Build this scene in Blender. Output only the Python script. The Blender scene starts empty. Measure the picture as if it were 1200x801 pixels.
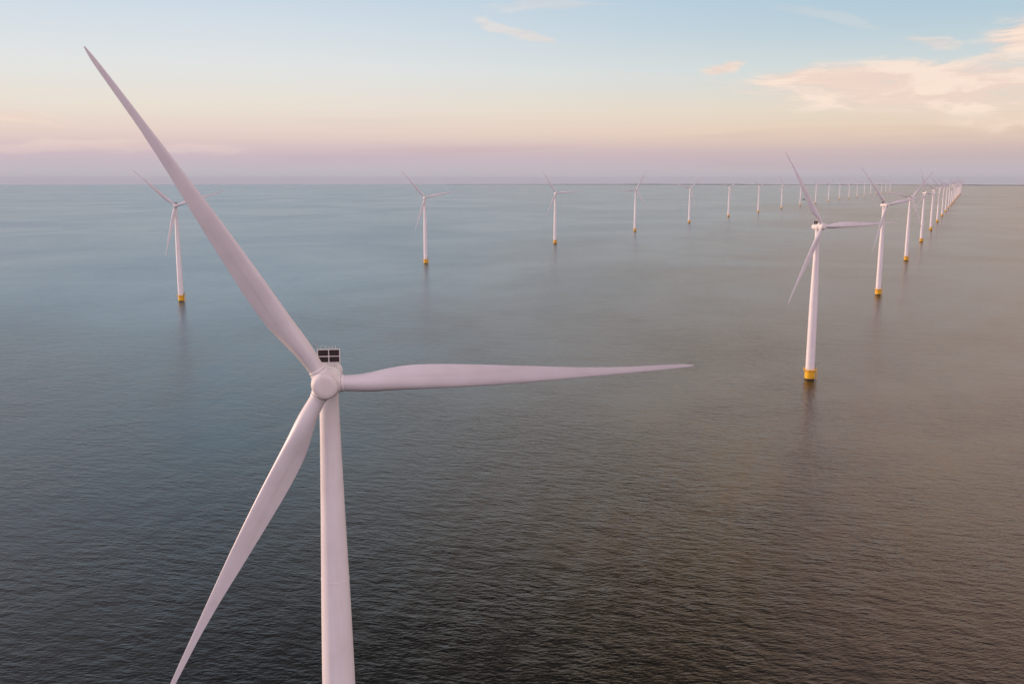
import bpy, bmesh, math, random
from mathutils import Vector, Matrix
random.seed(7)
R = math.radians

# ------------------------------------------------------------------ camera, light, exposure
sc = bpy.context.scene
col = sc.collection
EARTH = 7.4e6                     # effective radius of the curved water, metres
CAM_H = 121.62
cam_data = bpy.data.cameras.new("camera")
cam_data.sensor_width = 36.0
cam_data.lens = 36.0 * 1098.28 / 1200.0
cam_data.clip_start = 1.0
cam_data.clip_end = 200000.0
cam = bpy.data.objects.new("camera", cam_data)
col.objects.link(cam)
cam.location = (0, 0, CAM_H)
cam.rotation_euler = (R(90) - 0.17245, 0, 0)
sc.camera = cam

SUN_AZ, SUN_EL = R(-74), R(5)
sun_data = bpy.data.lights.new("sun", 'SUN')
sun_data.energy = 3.2
sun_data.angle = R(0.6)
sun_data.color = (1.0, 0.66, 0.48)
sun = bpy.data.objects.new("sun", sun_data)
col.objects.link(sun)
sd = Vector((math.sin(SUN_AZ) * math.cos(SUN_EL), math.cos(SUN_AZ) * math.cos(SUN_EL), math.sin(SUN_EL)))
sun.rotation_euler = sd.to_track_quat('Z', 'Y').to_euler()

sc.view_settings.view_transform = 'Standard'
sc.view_settings.look = 'None'
sc.view_settings.exposure = 0.0
sc.view_settings.gamma = 1.0
sc.render.engine = 'CYCLES'
sc.cycles.use_denoising = True
sc.cycles.use_adaptive_sampling = False
sc.cycles.max_bounces = 6
sc.cycles.volume_bounces = 0
sc.cycles.sample_clamp_indirect = 6.0


class NT:
    """short hand for building node trees"""
    def __init__(self, tree):
        self.t = tree
        tree.nodes.clear()

    def n(self, kind, **kw):
        nd = self.t.nodes.new(kind)
        for k, v in kw.items():
            setattr(nd, k, v)
        return nd

    def put(self, sock, v):
        if isinstance(v, bpy.types.NodeSocket):
            self.t.links.new(v, sock)
        elif v is not None:
            sock.default_value = v

    def m(self, op, a, b=None, c=None, clamp=False):
        nd = self.n('ShaderNodeMath', operation=op)
        nd.use_clamp = clamp
        for i, v in enumerate((a, b, c)):
            if v is not None:
                self.put(nd.inputs[i], v)
        return nd.outputs[0]

    def vm(self, op, a, b=None):
        nd = self.n('ShaderNodeVectorMath', operation=op)
        self.put(nd.inputs[0], a)
        if b is not None:
            self.put(nd.inputs[3] if op == 'SCALE' else nd.inputs[1], b)
        return nd.outputs[1] if op in ('LENGTH', 'DOT_PRODUCT') else nd.outputs[0]

    def mix(self, f, a, b, mode='MIX'):
        nd = self.n('ShaderNodeMix', data_type='RGBA', blend_type=mode)
        nd.clamp_factor = True
        self.put(nd.inputs[0], f)
        self.put(nd.inputs[6], a)
        self.put(nd.inputs[7], b)
        return nd.outputs[2]

    def ramp(self, f, pts, interp='LINEAR'):
        nd = self.n('ShaderNodeValToRGB')
        cr = nd.color_ramp
        cr.interpolation = interp
        while len(cr.elements) < len(pts):
            cr.elements.new(0.5)
        for e, (p, c) in zip(cr.elements, pts):
            e.position = p
            e.color = (c[0], c[1], c[2], 1)
        self.put(nd.inputs[0], f)
        return nd.outputs[0]

    def noise(self, vec, scale, detail=3, rough=0.5, dist=0.0, color=False):
        nd = self.n('ShaderNodeTexNoise')
        self.put(nd.inputs['Vector'], vec)
        nd.inputs['Scale'].default_value = scale
        nd.inputs['Detail'].default_value = detail
        nd.inputs['Roughness'].default_value = rough
        nd.inputs['Distortion'].default_value = dist
        return nd.outputs[1] if color else nd.outputs[0]

    def xyz(self, x, y, z):
        nd = self.n('ShaderNodeCombineXYZ')
        for i, v in enumerate((x, y, z)):
            self.put(nd.inputs[i], v)
        return nd.outputs[0]

    def sep(self, v):
        nd = self.n('ShaderNodeSeparateXYZ')
        self.put(nd.inputs[0], v)
        return nd.outputs

    def smooth(self, v, a, b, lo=0.0, hi=1.0):
        nd = self.n('ShaderNodeMapRange', interpolation_type='SMOOTHSTEP')
        self.put(nd.inputs[0], v)
        for i, q in enumerate((a, b, lo, hi)):
            nd.inputs[1 + i].default_value = q
        return nd.outputs[0]


def lin(r, g, b):
    f = lambda c: (c / 255 / 12.92) if c / 255 <= 0.04045 else ((c / 255 + 0.055) / 1.055) ** 2.4
    return (f(r), f(g), f(b))


# ------------------------------------------------------------------ the sky
world = bpy.data.worlds.new("World")
sc.world = world
world.use_nodes = True
w = NT(world.node_tree)
tc = w.n('ShaderNodeTexCoord')
d = w.vm('NORMALIZE', tc.outputs['Generated'])
dx, dy, dz = w.sep(d)
el = w.m('MULTIPLY', w.m('ARCSINE', dz), 57.29578)               # degrees
az = w.m('MULTIPLY', w.m('ARCTAN2', dx, dy), 57.29578)           # degrees, 0 = ahead, + = right
elf = w.m('DIVIDE', w.m('ADD', el, 2.0), 92.0)


def P(deg):
    return max(0.0, (deg + 2.0) / 92.0)


left = w.ramp(elf, [
    (P(-2), lin(168, 168, 182)), (P(0.3), lin(190, 184, 193)), (P(1.4), lin(203, 184, 194)),
    (P(2.5), lin(228, 206, 198)), (P(4), lin(232, 222, 210)), (P(6.2), lin(225, 227, 226)), (P(8.5), lin(212, 221, 229)),
    (P(11.5), lin(190, 210, 227)), (P(13.0), (0.46, 0.82, 1.12)), (P(17), (0.58, 0.84, 1.06)),
    (P(21), (0.70, 0.72, 0.78)), (P(26), (0.40, 0.35, 0.35)), (P(31), (0.13, 0.10, 0.12)), (P(40), (0.05, 0.04, 0.05)), (P(90), (0.07, 0.075, 0.11))])
right = w.ramp(elf, [
    (P(-2), lin(170, 166, 174)), (P(0.3), lin(190, 182, 188)), (P(1.4), lin(200, 180, 182)),
    (P(2.6), lin(230, 206, 184)), (P(3.8), lin(228, 214, 196)), (P(6), lin(208, 216, 216)), (P(8.5), lin(182, 204, 216)),
    (P(11.5), lin(166, 196, 216)), (P(14), (1.62, 1.12, 0.84)), (P(20), (1.75, 1.12, 0.52)),
    (P(24.5), (0.78, 0.48, 0.16)), (P(28.5), (0.22, 0.145, 0.05)), (P(36), (0.08, 0.06, 0.04)), (P(90), (0.05, 0.055, 0.07))])
fr = w.smooth(w.m('ADD', az, w.m('MULTIPLY', el, 0.25)), -16, 30)
base = w.mix(fr, left, right)
far_left = w.m('MULTIPLY', w.smooth(az, -17, -30), w.smooth(el, 9, 15))
base = w.mix(w.m('MULTIPLY', far_left, 0.40), base, lin(216, 206, 214) + (1,))
dark_patch = w.m('MULTIPLY', w.smooth(w.m('ABSOLUTE', w.m('SUBTRACT', az, 3.0)), 26, 6), w.smooth(el, 21, 30))  # unseen dark sky patch, added to darken the reflection in the near water
base = w.mix(w.m('MULTIPLY', dark_patch, 0.92), base, lin(46, 44, 44) + (1,))
# the sky behind the camera: unseen rosy glow added to fill the fronts of the towers
back = w.ramp(elf, [
    (P(-2), (0.80, 0.58, 0.62)), (P(2), (1.12, 0.84, 0.88)), (P(10), (1.55, 1.19, 1.33)),
    (P(30), (1.34, 1.08, 1.26)), (P(90), lin(80, 98, 128))])
fb = w.smooth(w.m('ABSOLUTE', az), 48, 125)
base = w.mix(fb, base, back)
# unseen broken cloud, added above the right of the view to warm the water
hv = w.vm('MULTIPLY', d, (1.0, 1.0, 2.2))
hn = w.noise(hv, 3.2, 5, 0.55, 0.4)
hm = w.m('MULTIPLY', w.smooth(hn, 0.42, 0.62), w.m('MULTIPLY', w.smooth(az, -14, 20), w.smooth(el, 12.5, 20)))
hm = w.m('MULTIPLY', hm, w.smooth(w.m('SUBTRACT', el, w.m('MULTIPLY', az, 0.5)), 32, 16))
base = w.mix(w.m('MULTIPLY', hm, 0.75), base, (1.35, 0.92, 0.90, 1))
# faint streaks close to the horizon
sv = w.xyz(w.m('MULTIPLY', az, 0.05), w.m('MULTIPLY', el, 0.95), 3.0)
sn = w.noise(sv, 1.0, 4, 0.55, 0.3)
smk = w.m('MULTIPLY', w.smooth(sn, 0.5, 0.72), w.m('MULTIPLY', w.smooth(el, 0.0, 0.8), w.smooth(el, 4.2, 2.0)))
base = w.mix(w.m('MULTIPLY', smk, 0.22), base, lin(186, 160, 170) + (1,))
# clouds drawn where they hang: (az, el) ellipses broken up by noise
wv = w.noise(w.xyz(w.m('MULTIPLY', az, 0.16), w.m('MULTIPLY', el, 0.5), 5.0), 1.0, 3, 0.5, 0.0, True)
wx, wy, wz = w.sep(wv)
azw = w.m('ADD', az, w.m('MULTIPLY', w.m('SUBTRACT', wx, 0.5), 7.0))
elw = w.m('ADD', el, w.m('MULTIPLY', w.m('SUBTRACT', wy, 0.5), 1.6))
cvn = w.noise(w.xyz(w.m('MULTIPLY', azw, 0.24), w.m('MULTIPLY', elw, 1.25), 0.7), 1.0, 8, 0.64, 0.35)


def cloud(a0, e0, ra, re, slope, gain, thin=0.0):
    u = w.m('DIVIDE', w.m('SUBTRACT', azw, a0), ra)
    ev = w.m('SUBTRACT', elw, w.m('ADD', w.m('MULTIPLY', w.m('SUBTRACT', az, a0), slope), e0))
    v = w.m('DIVIDE', ev, re)
    q = w.m('SQRT', w.m('ADD', w.m('MULTIPLY', u, u), w.m('MULTIPLY', v, v)))
    core = w.smooth(q, 1.35, 0.1)
    tex = w.smooth(w.m('ADD', cvn, w.m('MULTIPLY', core, 0.42)), 0.56 + thin, 0.86 + thin)
    return w.m('MULTIPLY', w.m('MULTIPLY', tex, w.smooth(q, 1.3, 0.75)), gain, clamp=True)


cl = cloud(24.0, 4.9, 10.5, 1.6, -0.03, 0.95, -0.03)
for args in [(18.5, 5.5, 4.6, 1.0, -0.05, 0.95, -0.03), (29.4, 7.7, 4.0, 1.3, 0.18, 1.0, -0.05), (12.2, 6.2, 1.1, 0.5, 0.2, 0.8, 0.03),
             (23.2, 7.3, 2.0, 0.5, -0.2, 0.4, 0.04), (0.9, 8.2, 3.2, 0.40, -0.32, 0.38, 0.05), (17.5, 9.0, 3.5, 0.4, -0.25, 0.15, 0.02),
             (2.6, 9.8, 4.0, 0.5, 0.0, 0.22, 0.0), (-29.0, 3.1, 4.5, 0.55, 0.0, 0.5, 0.0), (28.0, 6.3, 3.6, 0.35, 0.02, 0.7, -0.04),
             (26.0, 3.5, 8.0, 0.8, -0.04, 0.5, -0.02), (-24.0, 1.7, 9.0, 0.5, 0.0, 0.25, 0.0), (23.0, 10.2, 3.0, 0.4, 0.0, 0.3, 0.0)]:
    cl = w.m('MAXIMUM', cl, cloud(*args))
ccol = w.mix(w.smooth(cvn, 0.42, 0.62), lin(238, 212, 198) + (1,), lin(250, 228, 212) + (1,))
base = w.mix(cl, base, ccol)
sky = w.n('ShaderNodeTexSky', sky_type='NISHITA')
sky.sun_disc = False
sky.sun_elevation = SUN_EL
sky.sun_rotation = SUN_AZ
sky.altitude = 120
bg1 = w.n('ShaderNodeBackground')
w.put(bg1.inputs[0], base)
bg1.inputs[1].default_value = 1.0
bg2 = w.n('ShaderNodeBackground')
w.put(bg2.inputs[0], sky.outputs[0])
bg2.inputs[1].default_value = 0.004
ad = w.n('ShaderNodeAddShader')
w.put(ad.inputs[0], bg1.outputs[0])
w.put(ad.inputs[1], bg2.outputs[0])
wo = w.n('ShaderNodeOutputWorld')
w.put(wo.inputs[0], ad.outputs[0])


# ------------------------------------------------------------------ materials
def material(name, build):
    mt = bpy.data.materials.new(name)
    mt.use_nodes = True
    g = NT(mt.node_tree)
    out = g.n('ShaderNodeOutputMaterial')
    b = g.n('ShaderNodeBsdfPrincipled')
    g.t.links.new(b.outputs[0], out.inputs[0])
    build(g, b)
    return mt


def paint(colr, rough=0.42, dirt=(0.55, 0.5, 0.45), amount=0.12, streak=(0.9, 0.9, 0.12), scale=1.0):
    def f(g, b):
        t = g.n('ShaderNodeTexCoord').outputs['Object']
        a = g.noise(g.vm('MULTIPLY', t, streak), scale, 5, 0.6)
        c = g.noise(t, 0.23 * scale, 3, 0.5)
        k = g.m('MULTIPLY', g.m('ADD', g.smooth(a, 0.45, 0.75), g.smooth(c, 0.4, 0.7)), amount)
        g.put(b.inputs['Base Color'], g.mix(k, colr + (1,), tuple(colr[i] * dirt[i] for i in range(3)) + (1,)))
        g.put(b.inputs['Roughness'], g.m('ADD', rough, g.m('MULTIPLY', a, 0.12)))
    return f


M_WHITE = material("white_paint", paint((0.74, 0.73, 0.735), 0.38))
M_BLADE = material("blade_gelcoat", paint((0.64, 0.63, 0.64), 0.36, (0.6, 0.55, 0.5), 0.16, (1.6, 1.6, 0.06)))
M_SHELL = material("nacelle_shell", paint((0.74, 0.73, 0.72), 0.42, (0.62, 0.58, 0.5), 0.25, (1.5, 1.5, 0.5), 0.9))
M_YELLOW = material("yellow_marine_paint", paint((0.80, 0.45, 0.012), 0.5, (0.55, 0.45, 0.4), 0.35, (1.2, 1.2, 0.25)))
M_GREY = material("galvanised_steel", paint((0.36, 0.36, 0.37), 0.5, (0.5, 0.45, 0.4), 0.3, (2, 2, 2)))
M_DARK = material("dark_grille", paint((0.022, 0.016, 0.018), 0.6, (1.6, 1.3, 1.2), 0.5, (3, 3, 3)))
M_GROWTH = material("wet_growth", paint((0.035, 0.034, 0.016), 0.55, (0.5, 0.5, 0.5), 0.6, (2, 2, 1)))
M_HULL = material("boat_paint", paint((0.04, 0.045, 0.055), 0.5, (0.6, 0.6, 0.6), 0.3, (1, 1, 1)))
M_CABIN = material("boat_cabin_paint", paint((0.30, 0.30, 0.31), 0.5, (0.6, 0.6, 0.6), 0.3, (1, 1, 1)))


def land_build(g, b):
    t = g.n('ShaderNodeTexCoord').outputs['Object']
    a = g.noise(t, 0.004, 5, 0.6)
    g.put(b.inputs['Base Color'], g.ramp(a, [(0.35, (0.07, 0.10, 0.10)), (0.65, (0.11, 0.13, 0.12))]))
    b.inputs['Roughness'].default_value = 0.9


M_LAND = material("far_shore_land", land_build)


def water_build(g, b):
    pos = g.n('ShaderNodeNewGeometry')
    p0 = pos.outputs['Position']
    rot = g.n('ShaderNodeVectorRotate', rotation_type='Z_AXIS')
    g.put(rot.inputs['Vector'], p0)
    rot.inputs['Angle'].default_value = R(15)
    px, py, pz = g.sep(rot.outputs[0])
    flat = g.xyz(px, py, 0.0)
    wide = g.noise(g.vm('MULTIPLY', flat, (0.0021, 0.0017, 0)), 1.0, 4, 0.6, 0.8)     # cat's paws
    gust = g.noise(g.vm('MULTIPLY', flat, (0.022, 0.014, 0)), 1.0, 3, 0.55, 0.4)
    amp = g.m('ADD', 0.40, g.m('ADD', g.m('MULTIPLY', g.smooth(wide, 0.36, 0.66), 0.62), g.m('MULTIPLY', g.smooth(gust, 0.35, 0.65), 0.34)))

    # short crested groups of waves running down the wind: they mottle the far water
    grp = g.noise(g.vm('MULTIPLY', flat, (0.16, 0.020, 0)), 1.0, 3, 0.65, 0.3)
    grp2 = g.noise(g.vm('MULTIPLY', flat, (0.045, 0.0065, 0)), 1.0, 3, 0.6, 0.5)
    amp = g.m('ADD', amp, g.m('ADD', g.m('MULTIPLY', g.m('SUBTRACT', grp, 0.5), 1.1), g.m('MULTIPLY', g.m('SUBTRACT', grp2, 0.5), 0.35)))
    tilt = g.m('ADD', g.m('MULTIPLY', g.m('SUBTRACT', grp, 0.5), 0.07), g.m('MULTIPLY', g.m('SUBTRACT', grp2, 0.5), 0.015))

    def height(q):
        w1 = g.noise(g.vm('MULTIPLY', q, (0.15, 0.31, 0)), 1.0, 3, 0.5, 0.25)
        r2 = g.n('ShaderNodeVectorRotate', rotation_type='Z_AXIS')
        g.put(r2.inputs['Vector'], q)
        r2.inputs['Angle'].default_value = R(-24)
        w2 = g.noise(g.vm('MULTIPLY', g.vm('ADD', r2.outputs[0], (31.7, 11.3, 0)), (0.48, 0.98, 0)), 1.0, 3, 0.62, 0.3)
        w0 = g.noise(g.vm('MULTIPLY', g.vm('ADD', q, (5.0, 71.0, 0)), (0.055, 0.075, 0)), 1.0, 2, 0.5, 0.3)
        return g.m('ADD', g.m('MULTIPLY', w0, 1.1), g.m('ADD', g.m('MULTIPLY', w1, 0.95), g.m('MULTIPLY', w2, 0.56)))
    e = 0.22
    h0 = height(flat)
    hx = height(g.vm('ADD', flat, (e, 0, 0)))
    hy = height(g.vm('ADD', flat, (0, e, 0)))
    K = 1.0 / e
    gx = g.m('MULTIPLY', g.m('MULTIPLY', g.m('SUBTRACT', h0, hx), K * 0.36), amp)
    gy = g.m('MULTIPLY', g.m('MULTIPLY', g.m('SUBTRACT', h0, hy), K * 0.36), amp)
    back_ = g.n('ShaderNodeVectorRotate', rotation_type='Z_AXIS')
    g.put(back_.inputs['Vector'], g.xyz(gx, g.m('ADD', gy, tilt), 0.0))
    back_.inputs['Angle'].default_value = R(-15)
    nrm = g.vm('NORMALIZE', g.vm('ADD', pos.outputs['True Normal'], back_.outputs[0]))
    g.put(b.inputs['Normal'], nrm)
    # dark water; far left, blue sky reflection is painted in as teal base colour
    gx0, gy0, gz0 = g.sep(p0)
    tint_noise = g.noise(g.vm('MULTIPLY', p0, (0.0012, 0.0008, 0)), 1.0, 4, 0.55, 0.5)
    sx = g.m('ADD', g.m('SUBTRACT', gx0, g.m('MULTIPLY', gy0, 0.42)), g.m('ADD', 500.0, g.m('MULTIPLY', g.m('SUBTRACT', tint_noise, 0.5), 1500.0)))
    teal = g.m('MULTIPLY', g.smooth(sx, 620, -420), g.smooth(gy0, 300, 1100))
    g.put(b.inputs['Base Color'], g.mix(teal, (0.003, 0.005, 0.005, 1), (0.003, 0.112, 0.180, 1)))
    b.inputs['IOR'].default_value = 1.333
    g.put(b.inputs['Roughness'], g.m('ADD', 0.16, g.m('MULTIPLY', wide, 0.12)))


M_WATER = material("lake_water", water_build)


# ------------------------------------------------------------------ mesh helpers
def link(name, bm, mats, parent=None, smooth=True, angle=35):
    me = bpy.data.meshes.new(name)
    bmesh.ops.recalc_face_normals(bm, faces=bm.faces)
    bm.to_mesh(me)
    bm.free()
    for m_ in (mats if isinstance(mats, (list, tuple)) else [mats]):
        me.materials.append(m_)
    if smooth:
        for p_ in me.polygons:
            p_.use_smooth = True
        me.set_sharp_from_angle(angle=R(angle))
    o = bpy.data.objects.new(name, me)
    col.objects.link(o)
    o.parent = parent
    return o


def lathe(bm, prof, seg=32, axis='Z', off=(0, 0, 0), mat=0, mats=None):
    """prof: list of (axial, radius)"""
    rings = []
    for k, (a, r) in enumerate(prof):
        if r <= 1e-6:
            c = (0, 0, a) if axis == 'Z' else ((0, a, 0) if axis == 'Y' else (a, 0, 0))
            rings.append([bm.verts.new(Vector(c) + Vector(off))])
            continue
        ring = []
        for i in range(seg):
            t = 2 * math.pi * i / seg
            u, v = r * math.cos(t), r * math.sin(t)
            c = (u, v, a) if axis == 'Z' else ((u, a, v) if axis == 'Y' else (a, u, v))
            ring.append(bm.verts.new(Vector(c) + Vector(off)))
        rings.append(ring)
    for k in range(len(rings) - 1):
        A, B = rings[k], rings[k + 1]
        fs = []
        if len(A) == 1 and len(B) == 1:
            continue
        for i in range(seg):
            j = (i + 1) % seg
            if len(A) == 1:
                fs.append(bm.faces.new((A[0], B[i], B[j])))
            elif len(B) == 1:
                fs.append(bm.faces.new((A[i], A[j], B[0])))
            else:
                fs.append(bm.faces.new((A[i], A[j], B[j], B[i])))
        for f in fs:
            f.material_index = mats[k] if mats else mat
    return rings


def tube(bm, a, b, r, seg=8):
    a, b = Vector(a), Vector(b)
    q = (b - a).to_track_quat('Z', 'Y')
    L = (b - a).length
    A = [bm.verts.new(a + q @ Vector((r * math.cos(2 * math.pi * i / seg), r * math.sin(2 * math.pi * i / seg), 0))) for i in range(seg)]
    B = [bm.verts.new(a + q @ Vector((r * math.cos(2 * math.pi * i / seg), r * math.sin(2 * math.pi * i / seg), L))) for i in range(seg)]
    for i in range(seg):
        j = (i + 1) % seg
        bm.faces.new((A[i], A[j], B[j], B[i]))
    bm.faces.new(A[::-1])
    bm.faces.new(B)


def box(bm, c, s, bevel=0.0):
    ret = bmesh.ops.create_cube(bm, size=1.0)
    vs = ret['verts']
    for v in vs:
        v.co = Vector((v.co.x * s[0] + c[0], v.co.y * s[1] + c[1], v.co.z * s[2] + c[2]))
    if bevel:
        es = list({e for v in vs for e in v.link_edges})
        bmesh.ops.bevel(bm, geom=es, offset=bevel, segments=2, affect='EDGES')


def ringrail(bm, r, z, t, seg=36, a0=0.0, a1=2 * math.pi):
    n = int(seg * (a1 - a0) / (2 * math.pi))
    for i in range(n):
        t0 = a0 + (a1 - a0) * i / n
        t1 = a0 + (a1 - a0) * (i + 1) / n
        tube(bm, (r * math.cos(t0), r * math.sin(t0), z), (r * math.cos(t1), r * math.sin(t1), z), t, 5)


# ------------------------------------------------------------------ the water, curved like the earth
bm = bmesh.new()
radii = [0.0, 60]
while radii[-1] < 60000:
    radii.append(radii[-1] + max(60, min(900, radii[-1] * 0.06)))
SEG = 256
prev = [bm.verts.new((0, 0, 0))]
for r in radii[1:]:
    z = -r * r / (2 * EARTH)
    ring = [bm.verts.new((r * math.cos(2 * math.pi * i / SEG), r * math.sin(2 * math.pi * i / SEG), z)) for i in range(SEG)]
    for i in range(SEG):
        j = (i + 1) % SEG
        if len(prev) == 1:
            bm.faces.new((prev[0], ring[i], ring[j]))
        else:
            bm.faces.new((prev[i], ring[i], ring[j], prev[j]))
    prev = ring
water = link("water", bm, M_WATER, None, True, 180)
water["kind"] = "structure"


def drop(x, y):
    return -(x * x + y * y) / (2 * EARTH)


# low coast far away along the right half of the horizon
bm = bmesh.new()
random.seed(21)
D0 = 27500.0
top, bot, bk = [], [], []
N = 420
hgt = 16.0
for i in range(N + 1):
    f = i / N
    a = R(-4 + 52 * f)
    hgt += random.uniform(-3.2, 3.2)
    hgt = min(30, max(9, hgt))
    Dq = D0 - 3500 * f + 500 * math.sin(9 * f)
    fade = min(1, f * 4 + 0.12)
    x, y = Dq * math.sin(a), Dq * math.cos(a)
    z = drop(x, y)
    bot.append(bm.verts.new((x, y, z - 4)))
    x1, y1 = (Dq + 260) * math.sin(a), (Dq + 260) * math.cos(a)
    top.append(bm.verts.new((x1, y1, z + hgt * fade * 0.6 + 2)))
    x2, y2 = (Dq + 2600) * math.sin(a), (Dq + 2600) * math.cos(a)
    bk.append(bm.verts.new((x2, y2, drop(x2, y2) + 3)))
for i in range(N):
    bm.faces.new((bot[i], bot[i + 1], top[i + 1], top[i]))
    bm.faces.new((top[i], top[i + 1], bk[i + 1], bk[i]))
shore = link("far_land", bm, M_LAND, None, True, 180)
shore["kind"] = "structure"

# ------------------------------------------------------------------ one wind turbine and its parts
OVER = 4.7                # hub centre in front of the tower axis
HUB_Z = 94.7
TOP_Z = HUB_Z - 2.05      # top of tower

root0 = bpy.data.objects.new("wind_turbine", None)
col.objects.link(root0)

# foundation: yellow transition piece with a band of growth at the waterline
bm = bmesh.new()
lathe(bm, [(-4, 2.95), (0.55, 2.95), (0.75, 2.96), (4.8, 2.96), (4.85, 3.12), (5.15, 3.12), (5.2, 2.96), (6.1, 2.96), (6.1, 2.4)], 40,
      mats=[1, 1, 0, 0, 0, 0, 0, 0])
found = link("foundation", bm, [M_YELLOW, M_GROWTH], root0)

bm = bmesh.new()
lathe(bm, [(5.75, 2.98), (5.95, 4.05), (6.12, 4.05), (6.12, 2.85)], 40)
for k in range(8):
    t = R(45 * k + 20)
    tube(bm, (2.95 * math.cos(t), 2.95 * math.sin(t), 4.8), (3.9 * math.cos(t), 3.9 * math.sin(t), 5.8), 0.09, 6)
plat = link("platform", bm, M_YELLOW, root0)

bm = bmesh.new()
for k in range(20):
    t = R(18 * k + 4)
    tube(bm, (3.97 * math.cos(t), 3.97 * math.sin(t), 6.1), (3.97 * math.cos(t), 3.97 * math.sin(t), 7.25), 0.03, 5)
ringrail(bm, 3.97, 7.25, 0.035)
ringrail(bm, 3.97, 6.7, 0.025)
link("railing", bm, M_YELLOW, plat)

# boat landing with its ladder, on the right flank as the camera sees it
bm = bmesh.new()
AB = R(-18)
ca, sa = math.cos(AB), math.sin(AB)


def loc(rad, tan, z):
    return (rad * ca - tan * sa, rad * sa + tan * ca, z)


for s in (-0.75, 0.75):
    tube(bm, loc(4.0, s, -2.5), loc(4.0, s, 5.2), 0.17, 8)
    for z in (0.9, 2.7, 4.5):
        tube(bm, loc(2.85, s * 0.8, z), loc(4.0, s, z), 0.11, 6)
    tube(bm, loc(4.0, s, 5.2), loc(3.2, s, 5.7), 0.12, 6)
bl = link("boat_landing", bm, M_YELLOW, root0)
bm = bmesh.new()
for s in (-0.28, 0.28):
    tube(bm, loc(3.55, s, -1), loc(3.55, s, 7.1), 0.045, 5)
for k in range(22):
    tube(bm, loc(3.55, -0.28, -0.6 + 0.35 * k), loc(3.55, 0.28, -0.6 + 0.35 * k), 0.025, 4)
link("ladder", bm, M_YELLOW, bl)

# davit crane and a switch cabinet on the platform
bm = bmesh.new()
t = R(8)
cx, cy = 3.5 * math.cos(t), 3.65 * math.sin(t)
tube(bm, (cx, cy, 6.1), (cx, cy, 9.4), 0.16, 8)
tube(bm, (cx, cy, 9.3), (cx + 2.3, cy - 0.5, 10.1), 0.12, 8)
tube(bm, (cx, cy, 8.1), (cx + 1.3, cy - 0.28, 9.6), 0.06, 6)
box(bm, (cx, cy, 8.0), (0.5, 0.5, 0.6), 0.05)
tube(bm, (cx + 2.2, cy - 0.48, 10.05), (cx + 2.2, cy - 0.48, 8.1), 0.02, 4)
crane = link("davit_crane", bm, M_GREY, root0)
bm = bmesh.new()
box(bm, (3.3 * math.cos(R(42)), 3.35 * math.sin(R(42)), 7.13), (0.9, 0.9, 2.0), 0.06)
cab = link("switch_cabinet", bm, M_GREY, root0)

# tower with its flange joints and the access door
bm = bmesh.new()
prof = []
keys = [(6.1, 2.72), (22, 2.62), (35, 2.54), (48, 2.42), (60, 2.14), (72, 1.80), (85, 1.46), (TOP_Z, 1.32)]


def trad(z):
    for (z0, r0), (z1, r1) in zip(keys, keys[1:]):
        if z0 <= z <= z1:
            return r0 + (r1 - r0) * (z - z0) / (z1 - z0)
    return keys[-1][1]


joints = [36.0, 64.0]
zs = sorted([6.1 + k * (TOP_Z - 6.1) / 34 for k in range(35)])
for z in zs:
    prof.append((z, trad(z)))
for jz in joints:
    prof += [(jz - 0.10, trad(jz)), (jz - 0.08, trad(jz) + 0.025), (jz + 0.08, trad(jz) + 0.025), (jz + 0.10, trad(jz))]
prof.sort()
lathe(bm, prof, 56)
tower = link("tower", bm, M_WHITE, root0, True, 30)
bm = bmesh.new()
a = R(-18)
box(bm, (2.74, 0, 7.4), (0.16, 1.0, 2.2), 0.06)
for v in bm.verts:
    v.co = Matrix.Rotation(a, 3, 'Z') @ v.co
door = link("door", bm, M_GREY, tower)

# nacelle (local: Y to the rear, Z up, origin at hub centre)
bm = bmesh.new()
secs = [(3.45, 1.75, 1.6, 2.0, -0.1), (3.6, 1.88, 1.68, 2.2, -0.15), (5.0, 1.92, 1.65, 2.6, -0.3), (7.0, 1.92, 1.60, 3.0, -0.3),
        (8.0, 1.86, 1.52, 3.0, -0.28), (8.7, 1.68, 1.36, 2.8, -0.25), (9.0, 1.2, 0.95, 2.5, -0.25)]
rings = []
for (y, rx, rz, ex, oz) in secs:
    ring = []
    for i in range(40):
        t = 2 * math.pi * i / 40
        c, s = math.cos(t), math.sin(t)
        ring.append(bm.verts.new((rx * math.copysign(abs(c) ** (2 / ex), c), y, oz + rz * math.copysign(abs(s) ** (2 / ex), s))))
    rings.append(ring)
for A, B in zip(rings, rings[1:]):
    for i in range(40):
        bm.faces.new((A[i], A[(i + 1) % 40], B[(i + 1) % 40], B[i]))
bm.faces.new(rings[0])
bm.faces.new(rings[-1])
# yaw skirt round the tower top, roof hatch and joint ribs
lathe(bm, [(-2.35, 1.45), (-2.3, 1.55), (-1.5, 1.62)], 32, off=(0, OVER, 0))
box(bm, (0.2, 5.2, 1.36), (1.3, 1.5, 0.12), 0.04)
nac = link("nacelle", bm, M_SHELL, root0)

bm = bmesh.new()
lathe(bm, [(1.62, 0.0), (1.62, 1.95), (1.72, 2.08), (3.2, 2.10), (3.35, 2.0), (3.47, 1.7), (3.47, 0)], 48, 'Y')
for k in range(24):
    t = 2 * math.pi * k / 24
    c, s = math.cos(t), math.sin(t)
    tube(bm, (2.09 * c, 1.85, 2.09 * s), (2.09 * c, 3.1, 2.09 * s), 0.045, 5)
gen = link("generator_housing", bm, M_SHELL, root0)

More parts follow.
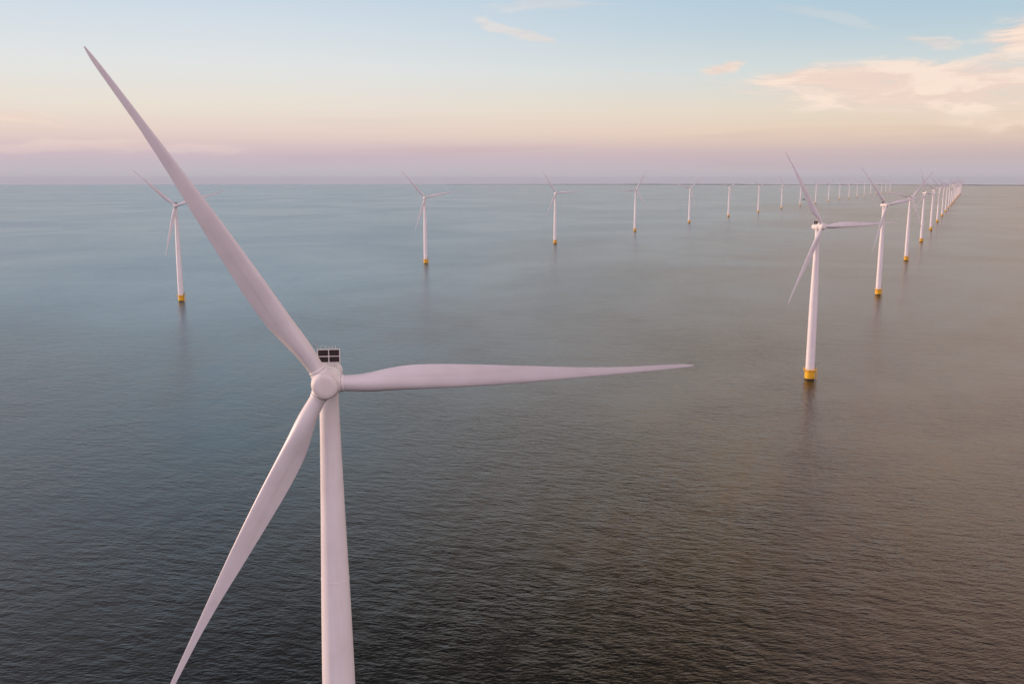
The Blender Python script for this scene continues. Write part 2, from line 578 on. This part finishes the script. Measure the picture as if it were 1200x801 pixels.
# cooler standing across the rear of the roof: white frame, four dark panels
CY, CZ0, CZ1, CW = 7.0, 1.22, 3.35, 1.55
bm = bmesh.new()
zm = (CZ0 + CZ1) / 2
for x in (-CW, 0, CW):
    box(bm, (x, CY, (CZ0 + CZ1) / 2), (0.12, 0.30, CZ1 - CZ0 + 0.0), 0.02)
for z_ in (CZ0 + 0.16, zm, CZ1 - 0.08):
    for s in (-1, 1):
        box(bm, (s * CW / 2, CY, z_), (CW - 0.125, 0.28, 0.11), 0.02)
for s in (-1, 1):
    tube(bm, (s * 1.2, CY + 0.1, CZ1 - 0.3), (s * 1.2, CY + 0.9, 1.2), 0.05, 6)
for x in (-1.1, -0.35, 0.1, 0.5, 1.0):
    tube(bm, (x, CY, CZ1 - 0.02), (x, CY, CZ1 + 0.45), 0.02, 5)
cool = link("cooler_frame", bm, M_SHELL, nac)
for sx in (-1, 1):
    for (za, zb) in ((CZ0 + 0.22, zm - 0.06), (zm + 0.06, CZ1 - 0.14)):
        bm = bmesh.new()
        box(bm, (sx * CW / 2, CY, (za + zb) / 2), (CW - 0.14, 0.10, zb - za - 0.01))
        for k in range(9):
            zz = za + (zb - za) * (k + 0.5) / 9
            box(bm, (sx * CW / 2, CY - 0.07, zz), (CW - 0.15, 0.025, 0.03))
        link("cooler_panel", bm, M_DARK, nac, False)
# wind sensors at the left of the cooler, aviation lamps
bm = bmesh.new()
tube(bm, (-1.62, CY + 0.2, CZ1 - 0.1), (-1.62, CY + 0.2, CZ1 + 0.75), 0.035, 6)
tube(bm, (-2.05, CY + 0.2, CZ1 + 0.35), (-1.45, CY + 0.2, CZ1 + 0.35), 0.03, 6)
lathe(bm, [(CZ1 + 0.72, 0.03), (CZ1 + 0.76, 0.13), (CZ1 + 0.9, 0.13), (CZ1 + 0.94, 0.0)], 10, off=(-1.62, CY + 0.2, 0))
lathe(bm, [(CZ1 + 0.33, 0.03), (CZ1 + 0.37, 0.10), (CZ1 + 0.5, 0.10), (CZ1 + 0.54, 0.0)], 10, off=(-2.05, CY + 0.2, 0))
link("wind_sensor", bm, M_GREY, nac)
# hub (local as the nacelle), nose plate seen as a disc, three blade sockets
bm = bmesh.new()
lathe(bm, [(-2.20, 0), (-2.19, 0.9), (-2.13, 1.35), (-2.02, 1.58), (-1.90, 1.68), (-1.80, 1.68), (-1.79, 1.55), (-1.68, 1.55), (-1.66, 1.74),
           (-1.2, 1.88), (-0.5, 1.98), (0.6, 2.02), (1.4, 2.0), (1.6, 1.9), (1.6, 0)], 56, 'Y')
for k in range(3):
    t = 2 * math.pi * k / 3
    mt = Matrix.Rotation(t, 4, 'Y')
    n0 = len(bm.verts)
    bm.verts.ensure_lookup_table()
    lathe(bm, [(0.6, 1.30), (1.5, 1.28), (1.95, 1.22), (2.02, 1.17), (2.02, 0.9)], 36, 'Z')
    bm.verts.ensure_lookup_table()
    for v in bm.verts[n0:]:
        v.co = mt @ v.co
hub = link("hub", bm, M_SHELL, root0, True, 40)

# blade: span +Z, leading edge +X, rear +Y
SPAN = 51.0
SWEEP, FLEX, CONE = 1.34, -1.03, 3.1
chord = [(2.0, 2.12, 1.0), (4.0, 2.30, .95), (6.0, 2.66, .77), (8.0, 3.02, .61), (10.0, 3.30, .49), (12.0, 3.42, .42), (14.0, 3.42, .37),
         (17.0, 3.32, .32), (22.0, 2.93, .28), (28.0, 2.34, .25), (34.0, 1.62, .23), (40.0, 1.06, .21), (45.0, .84, .19),
         (48.0, .68, .18), (50.0, .50, .18), (50.7, .22, .18), (51.0, .10, .2)]


def interp(tab, r, k):
    for a_, b_ in zip(tab, tab[1:]):
        if a_[0] <= r <= b_[0]:
            f_ = (r - a_[0]) / (b_[0] - a_[0])
            return a_[k] + (b_[k] - a_[k]) * f_
    return tab[-1][k]


def blade_curve(r):
    s = max(0.0, (r - 2) / (SPAN - 2))
    return -SWEEP * s ** 2.6, -FLEX * s ** 2.0 - CONE * s


def blade_mesh(bm):
    NS, NP = 64, 32
    rings = []
    for j in range(NS):
        f_ = j / (NS - 1)
        r = 2.0 + (SPAN - 2.0) * (f_ if f_ < .9 else f_)
        c = (interp(chord, r - 0.6 if r > 2.6 else r, 1) + interp(chord, r, 1) + interp(chord, min(SPAN, r + 0.6), 1)) / 3
        th = (interp(chord, r - 0.6 if r > 2.6 else r, 2) + interp(chord, r, 2) + interp(chord, min(SPAN, r + 0.6), 2)) / 3
        s = (r - 2) / (SPAN - 2)
        circ = max(0.0, min(1.0, (th - 0.34) / 0.60))
        circ = circ * circ * (3 - 2 * circ)
        tw = R(13.0 * (1 - s) ** 1.7 - 5.1)
        le = 0.5 * circ + 0.30 * (1 - circ)           # leading edge ahead of the pitch axis
        ox, oy = blade_curve(r)
        ring = []
        for i in range(NP):
            t = 2 * math.pi * i / NP
            xc = 0.5 * (1 + math.cos(t))               # 1 = trailing edge
            yt = 5 * th * (0.2969 * math.sqrt(xc) - 0.126 * xc - 0.3516 * xc ** 2 + 0.2843 * xc ** 3 - 0.1036 * xc ** 4)
            ya = yt * math.copysign(1, math.sin(t)) if abs(math.sin(t)) > 1e-6 else 0.0
            ya += 0.03 * (1 - circ) * 4 * xc * (1 - xc)
            yc = 0.5 * th * math.sin(t) if circ > 0 else 0
            yy = (ya * (1 - circ) + 0.5 * math.sin(t) * circ) * c
            xx = (le - xc) * c                          # + = towards leading edge
            X = xx * math.cos(tw) + yy * math.sin(tw)
            Y = -xx * math.sin(tw) + yy * math.cos(tw)
            ring.append(bm.verts.new((X + ox, Y + oy, r)))
        rings.append(ring)
    for A, B in zip(rings, rings[1:]):
        for i in range(NP):
            bm.faces.new((A[i], A[(i + 1) % NP], B[(i + 1) % NP], B[i]))
    bm.faces.new(rings[0])
    bm.faces.new(rings[-1])


bm = bmesh.new()
blade_mesh(bm)
blade0 = link("blade", bm, M_BLADE, root0, True, 60)
bm = bmesh.new()
lathe(bm, [(2.07, 1.0), (2.07, 1.15), (2.12, 1.17), (2.34, 1.17), (2.40, 1.13), (2.40, 1.07), (2.62, 1.07), (2.64, 1.0)], 40)
collar0 = link("root_collar", bm, M_SHELL, blade0)
bm = bmesh.new()
lathe(bm, [(2.0, 0.9), (2.0, 1.135), (2.06, 1.135), (2.06, 0.9)], 40)
seal0 = link("root_seal", bm, M_DARK, blade0)
blades = [blade0]
for k in range(2):
    b_ = blade0.copy()
    col.objects.link(b_)
    b_.parent = root0
    for src in (collar0, seal0):
        c_ = src.copy()
        col.objects.link(c_)
        c_.parent = b_
    blades.append(b_)


def copy_tree(o, parent=None):
    c = o.copy()
    col.objects.link(c)
    c.parent = parent
    for ch in list(o.children):
        copy_tree(ch, c)
    return c


def stem(o):
    return o.name.split('.')[0]


def pose(rt, x, y, psi, th, tilt, hubz, turn):
    """stand a turbine at x, y with its rotor turned psi to the wind and its first blade at th (degrees)"""
    rt.location = (x, y, drop(x, y))
    psi, th, tilt = R(psi), R(th), R(tilt)
    a_ = Vector((math.sin(psi) * math.cos(tilt), -math.cos(psi) * math.cos(tilt), math.sin(tilt)))
    r_ = Vector((math.cos(psi), math.sin(psi), 0))
    u_ = r_.cross(-a_)
    fr_ = Matrix((r_, -a_, u_)).transposed().to_4x4()
    flat = Matrix.Rotation(psi, 4, 'Z')
    hubp = Matrix.Translation(Vector((0, 0, hubz)) + a_ * OVER)
    k = 0
    for ch in rt.children:
        n = stem(ch)
        if n in ("nacelle", "generator_housing"):
            ch.matrix_local = Matrix.Translation(Vector((math.sin(psi) * OVER, -math.cos(psi) * OVER, hubz + (a_.z * OVER) * (n != "nacelle")))) @ flat
        elif n == "hub":
            ch.matrix_local = hubp @ fr_ @ Matrix.Rotation(th, 4, 'Y')
        elif n == "blade":
            ch.matrix_local = hubp @ fr_ @ Matrix.Rotation(th + k * 2 * math.pi / 3, 4, 'Y')
            k += 1
        elif n in ("boat_landing", "davit_crane", "switch_cabinet"):
            ch.matrix_local = Matrix.Rotation(R(turn), 4, 'Z')


XA, YA, DXA, DYA = -22.9032, 139.0819, 206.1605, 426.0687
XB, YB, DXB, DYB = -333.0406, 937.1712, 207.3796, 427.4364
ORD = ["first", "second", "third", "fourth", "fifth", "sixth", "seventh", "eighth", "ninth", "tenth", "eleventh", "twelfth", "thirteenth",
       "fourteenth", "fifteenth", "sixteenth", "seventeenth", "eighteenth", "nineteenth", "twentieth"]
near_row = [  # psi, first blade angle, tilt, hub height
    (7.31, -30.42, -2.32, 94.33), (16.2, -30.5, 3.4, 93.3), (14.4, -39.2, 3.4, 94.5), (13.5, 41.7, 3.4, 93.9), (17.1, -19.2, 3.4, 94.7)]
far_row = [(13.9, -45.7, 3.4, 95.0), (12.3, -40.3, 3.4, 94.7), (15.4, -32.5, 3.4, 94.7), (8.0, 29.7, 3.4, 95.2), (12.0, 47.6, 3.4, 94.7),
           (16.1, 59.1, 3.4, 94.7), (18.3, 67.1, 3.4, 94.7), (17.0, -21.2, 3.4, 94.7)]
near_labels = [
    "huge white wind turbine filling the left foreground, its tower cut by the bottom edge",
    "large white turbine with a yellow base standing nearest the right edge, whole tower in view",
    "second whole white turbine of the right hand row, one blade crossing the blade before it",
    "third whole white turbine of the right hand row, blades crossing its neighbours against the horizon",
    "fourth whole white turbine of the right hand row, one blade pointing nearly straight up"]
far_labels = [
    "white turbine on yellow base at far left, behind the long blade of the foreground turbine",
    "white turbine on open water between the foreground hub and the middle of the horizon",
    "white turbine near the middle of the picture, small yellow base, thin blades over the horizon",
    "white turbine with bright nacelle, one blade level to the left, just right of the middle",
    "pale turbine of the back row, a blade up right and a blade level left",
    "sixth turbine of the back row from the left, two blades making a wide V",
    "seventh turbine of the back row from the left, two blades making a wide V",
    "eighth turbine of the back row from the left, beside the tiny dark boat"]
random.seed(5)
first = True
for row, n, (x0, y0, ddx, ddy), spec, labs in (("near", 20, (XA, YA, DXA, DYA), near_row, near_labels), ("far", 20, (XB, YB, DXB, DYB), far_row, far_labels)):
    for i in range(n):
        x, y = x0 + i * ddx, y0 + i * ddy
        if row == "near" and i == 0:
            x, y = -25.91, 129.40
        if i < len(spec):
            psi, th, tilt, hz = spec[i]
        else:
            psi, th, tilt, hz = random.gauss(14.5, 2.5), random.uniform(-60, 60), 3.4, 94.7
        if first:
            rt = root0
            protos = True
            first = False
        else:
            rt = copy_tree(root0)
        pose(rt, x, y, psi, th, tilt, hz, random.choice((0, 0, 0, -12)) if i else 0)
        rt["category"] = "wind turbine"
        rt["group"] = "wind turbines in the near row along the right" if row == "near" else "wind turbines in the back row"
        if i < len(labs):
            rt["label"] = labs[i]
        elif row == "near":
            rt["label"] = "%s turbine of the long right hand row, counted from the foreground one" % ORD[i]
        else:
            rt["label"] = "%s turbine of the back row counted from the far left one" % ORD[i]

# ------------------------------------------------------------------ a small work boat beyond the back row
bx, by = 1740.0, 5660.0
boat = bpy.data.objects.new("work_boat", None)
col.objects.link(boat)
boat.location = (bx, by, drop(bx, by))
boat.rotation_euler = (0, 0, R(12))
boat["label"] = "tiny dark work boat on the water right of the eighth back row turbine"
boat["category"] = "boat"
bm = bmesh.new()
sects = [(-13, 2.2, 2.6), (-9, 3.3, 2.4), (0, 3.6, 2.4), (7, 3.0, 2.9), (11, 1.5, 3.6), (13.2, 0.15, 4.2)]
prev = None
for (x, hw, hh) in sects:
    ring = [bm.verts.new(v) for v in ((x, -hw, hh), (x, -hw * 0.85, -0.8), (x, 0, -1.2), (x, hw * 0.85, -0.8), (x, hw, hh))]
    if prev:
        for i in range(4):
            bm.faces.new((prev[i], ring[i], ring[i + 1], prev[i + 1]))
        bm.faces.new((prev[4], ring[4], ring[0], prev[0]))
    else:
        bm.faces.new(ring)
    prev = ring
bm.faces.new(prev[::-1])
link("hull", bm, M_HULL, boat)
bm = bmesh.new()
box(bm, (3.5, 0, 4.3), (6.5, 4.4, 3.6), 0.3)
box(bm, (4.2, 0, 7.0), (3.6, 3.4, 1.9), 0.3)
link("cabin", bm, M_CABIN, boat)
bm = bmesh.new()
tube(bm, (3.4, 0, 7.9), (3.4, 0, 12.4), 0.14, 6)
tube(bm, (3.4, -1.2, 10.4), (3.4, 1.2, 10.4), 0.08, 6)
link("mast", bm, M_GREY, boat)

# ------------------------------------------------------------------ the evening haze over the water
HAZE = 0.9e-5
if HAZE:
    bm = bmesh.new()
    zb = drop(62000, 62000) - 1.0
    box(bm, (0, 0, (zb + 190) / 2), (124000, 124000, 190 - zb))
    hz_m = bpy.data.materials.new("haze_air")
    hz_m.use_nodes = True
    g = NT(hz_m.node_tree)
    o_ = g.n('ShaderNodeOutputMaterial')
    v_ = g.n('ShaderNodeVolumePrincipled')
    v_.inputs['Color'].default_value = (0.58, 0.68, 0.84, 1)
    v_.inputs['Density'].default_value = HAZE
    g.t.links.new(v_.outputs[0], o_.inputs[1])
    haze = link("haze", bm, hz_m, None, False)
    haze["kind"] = "stuff"
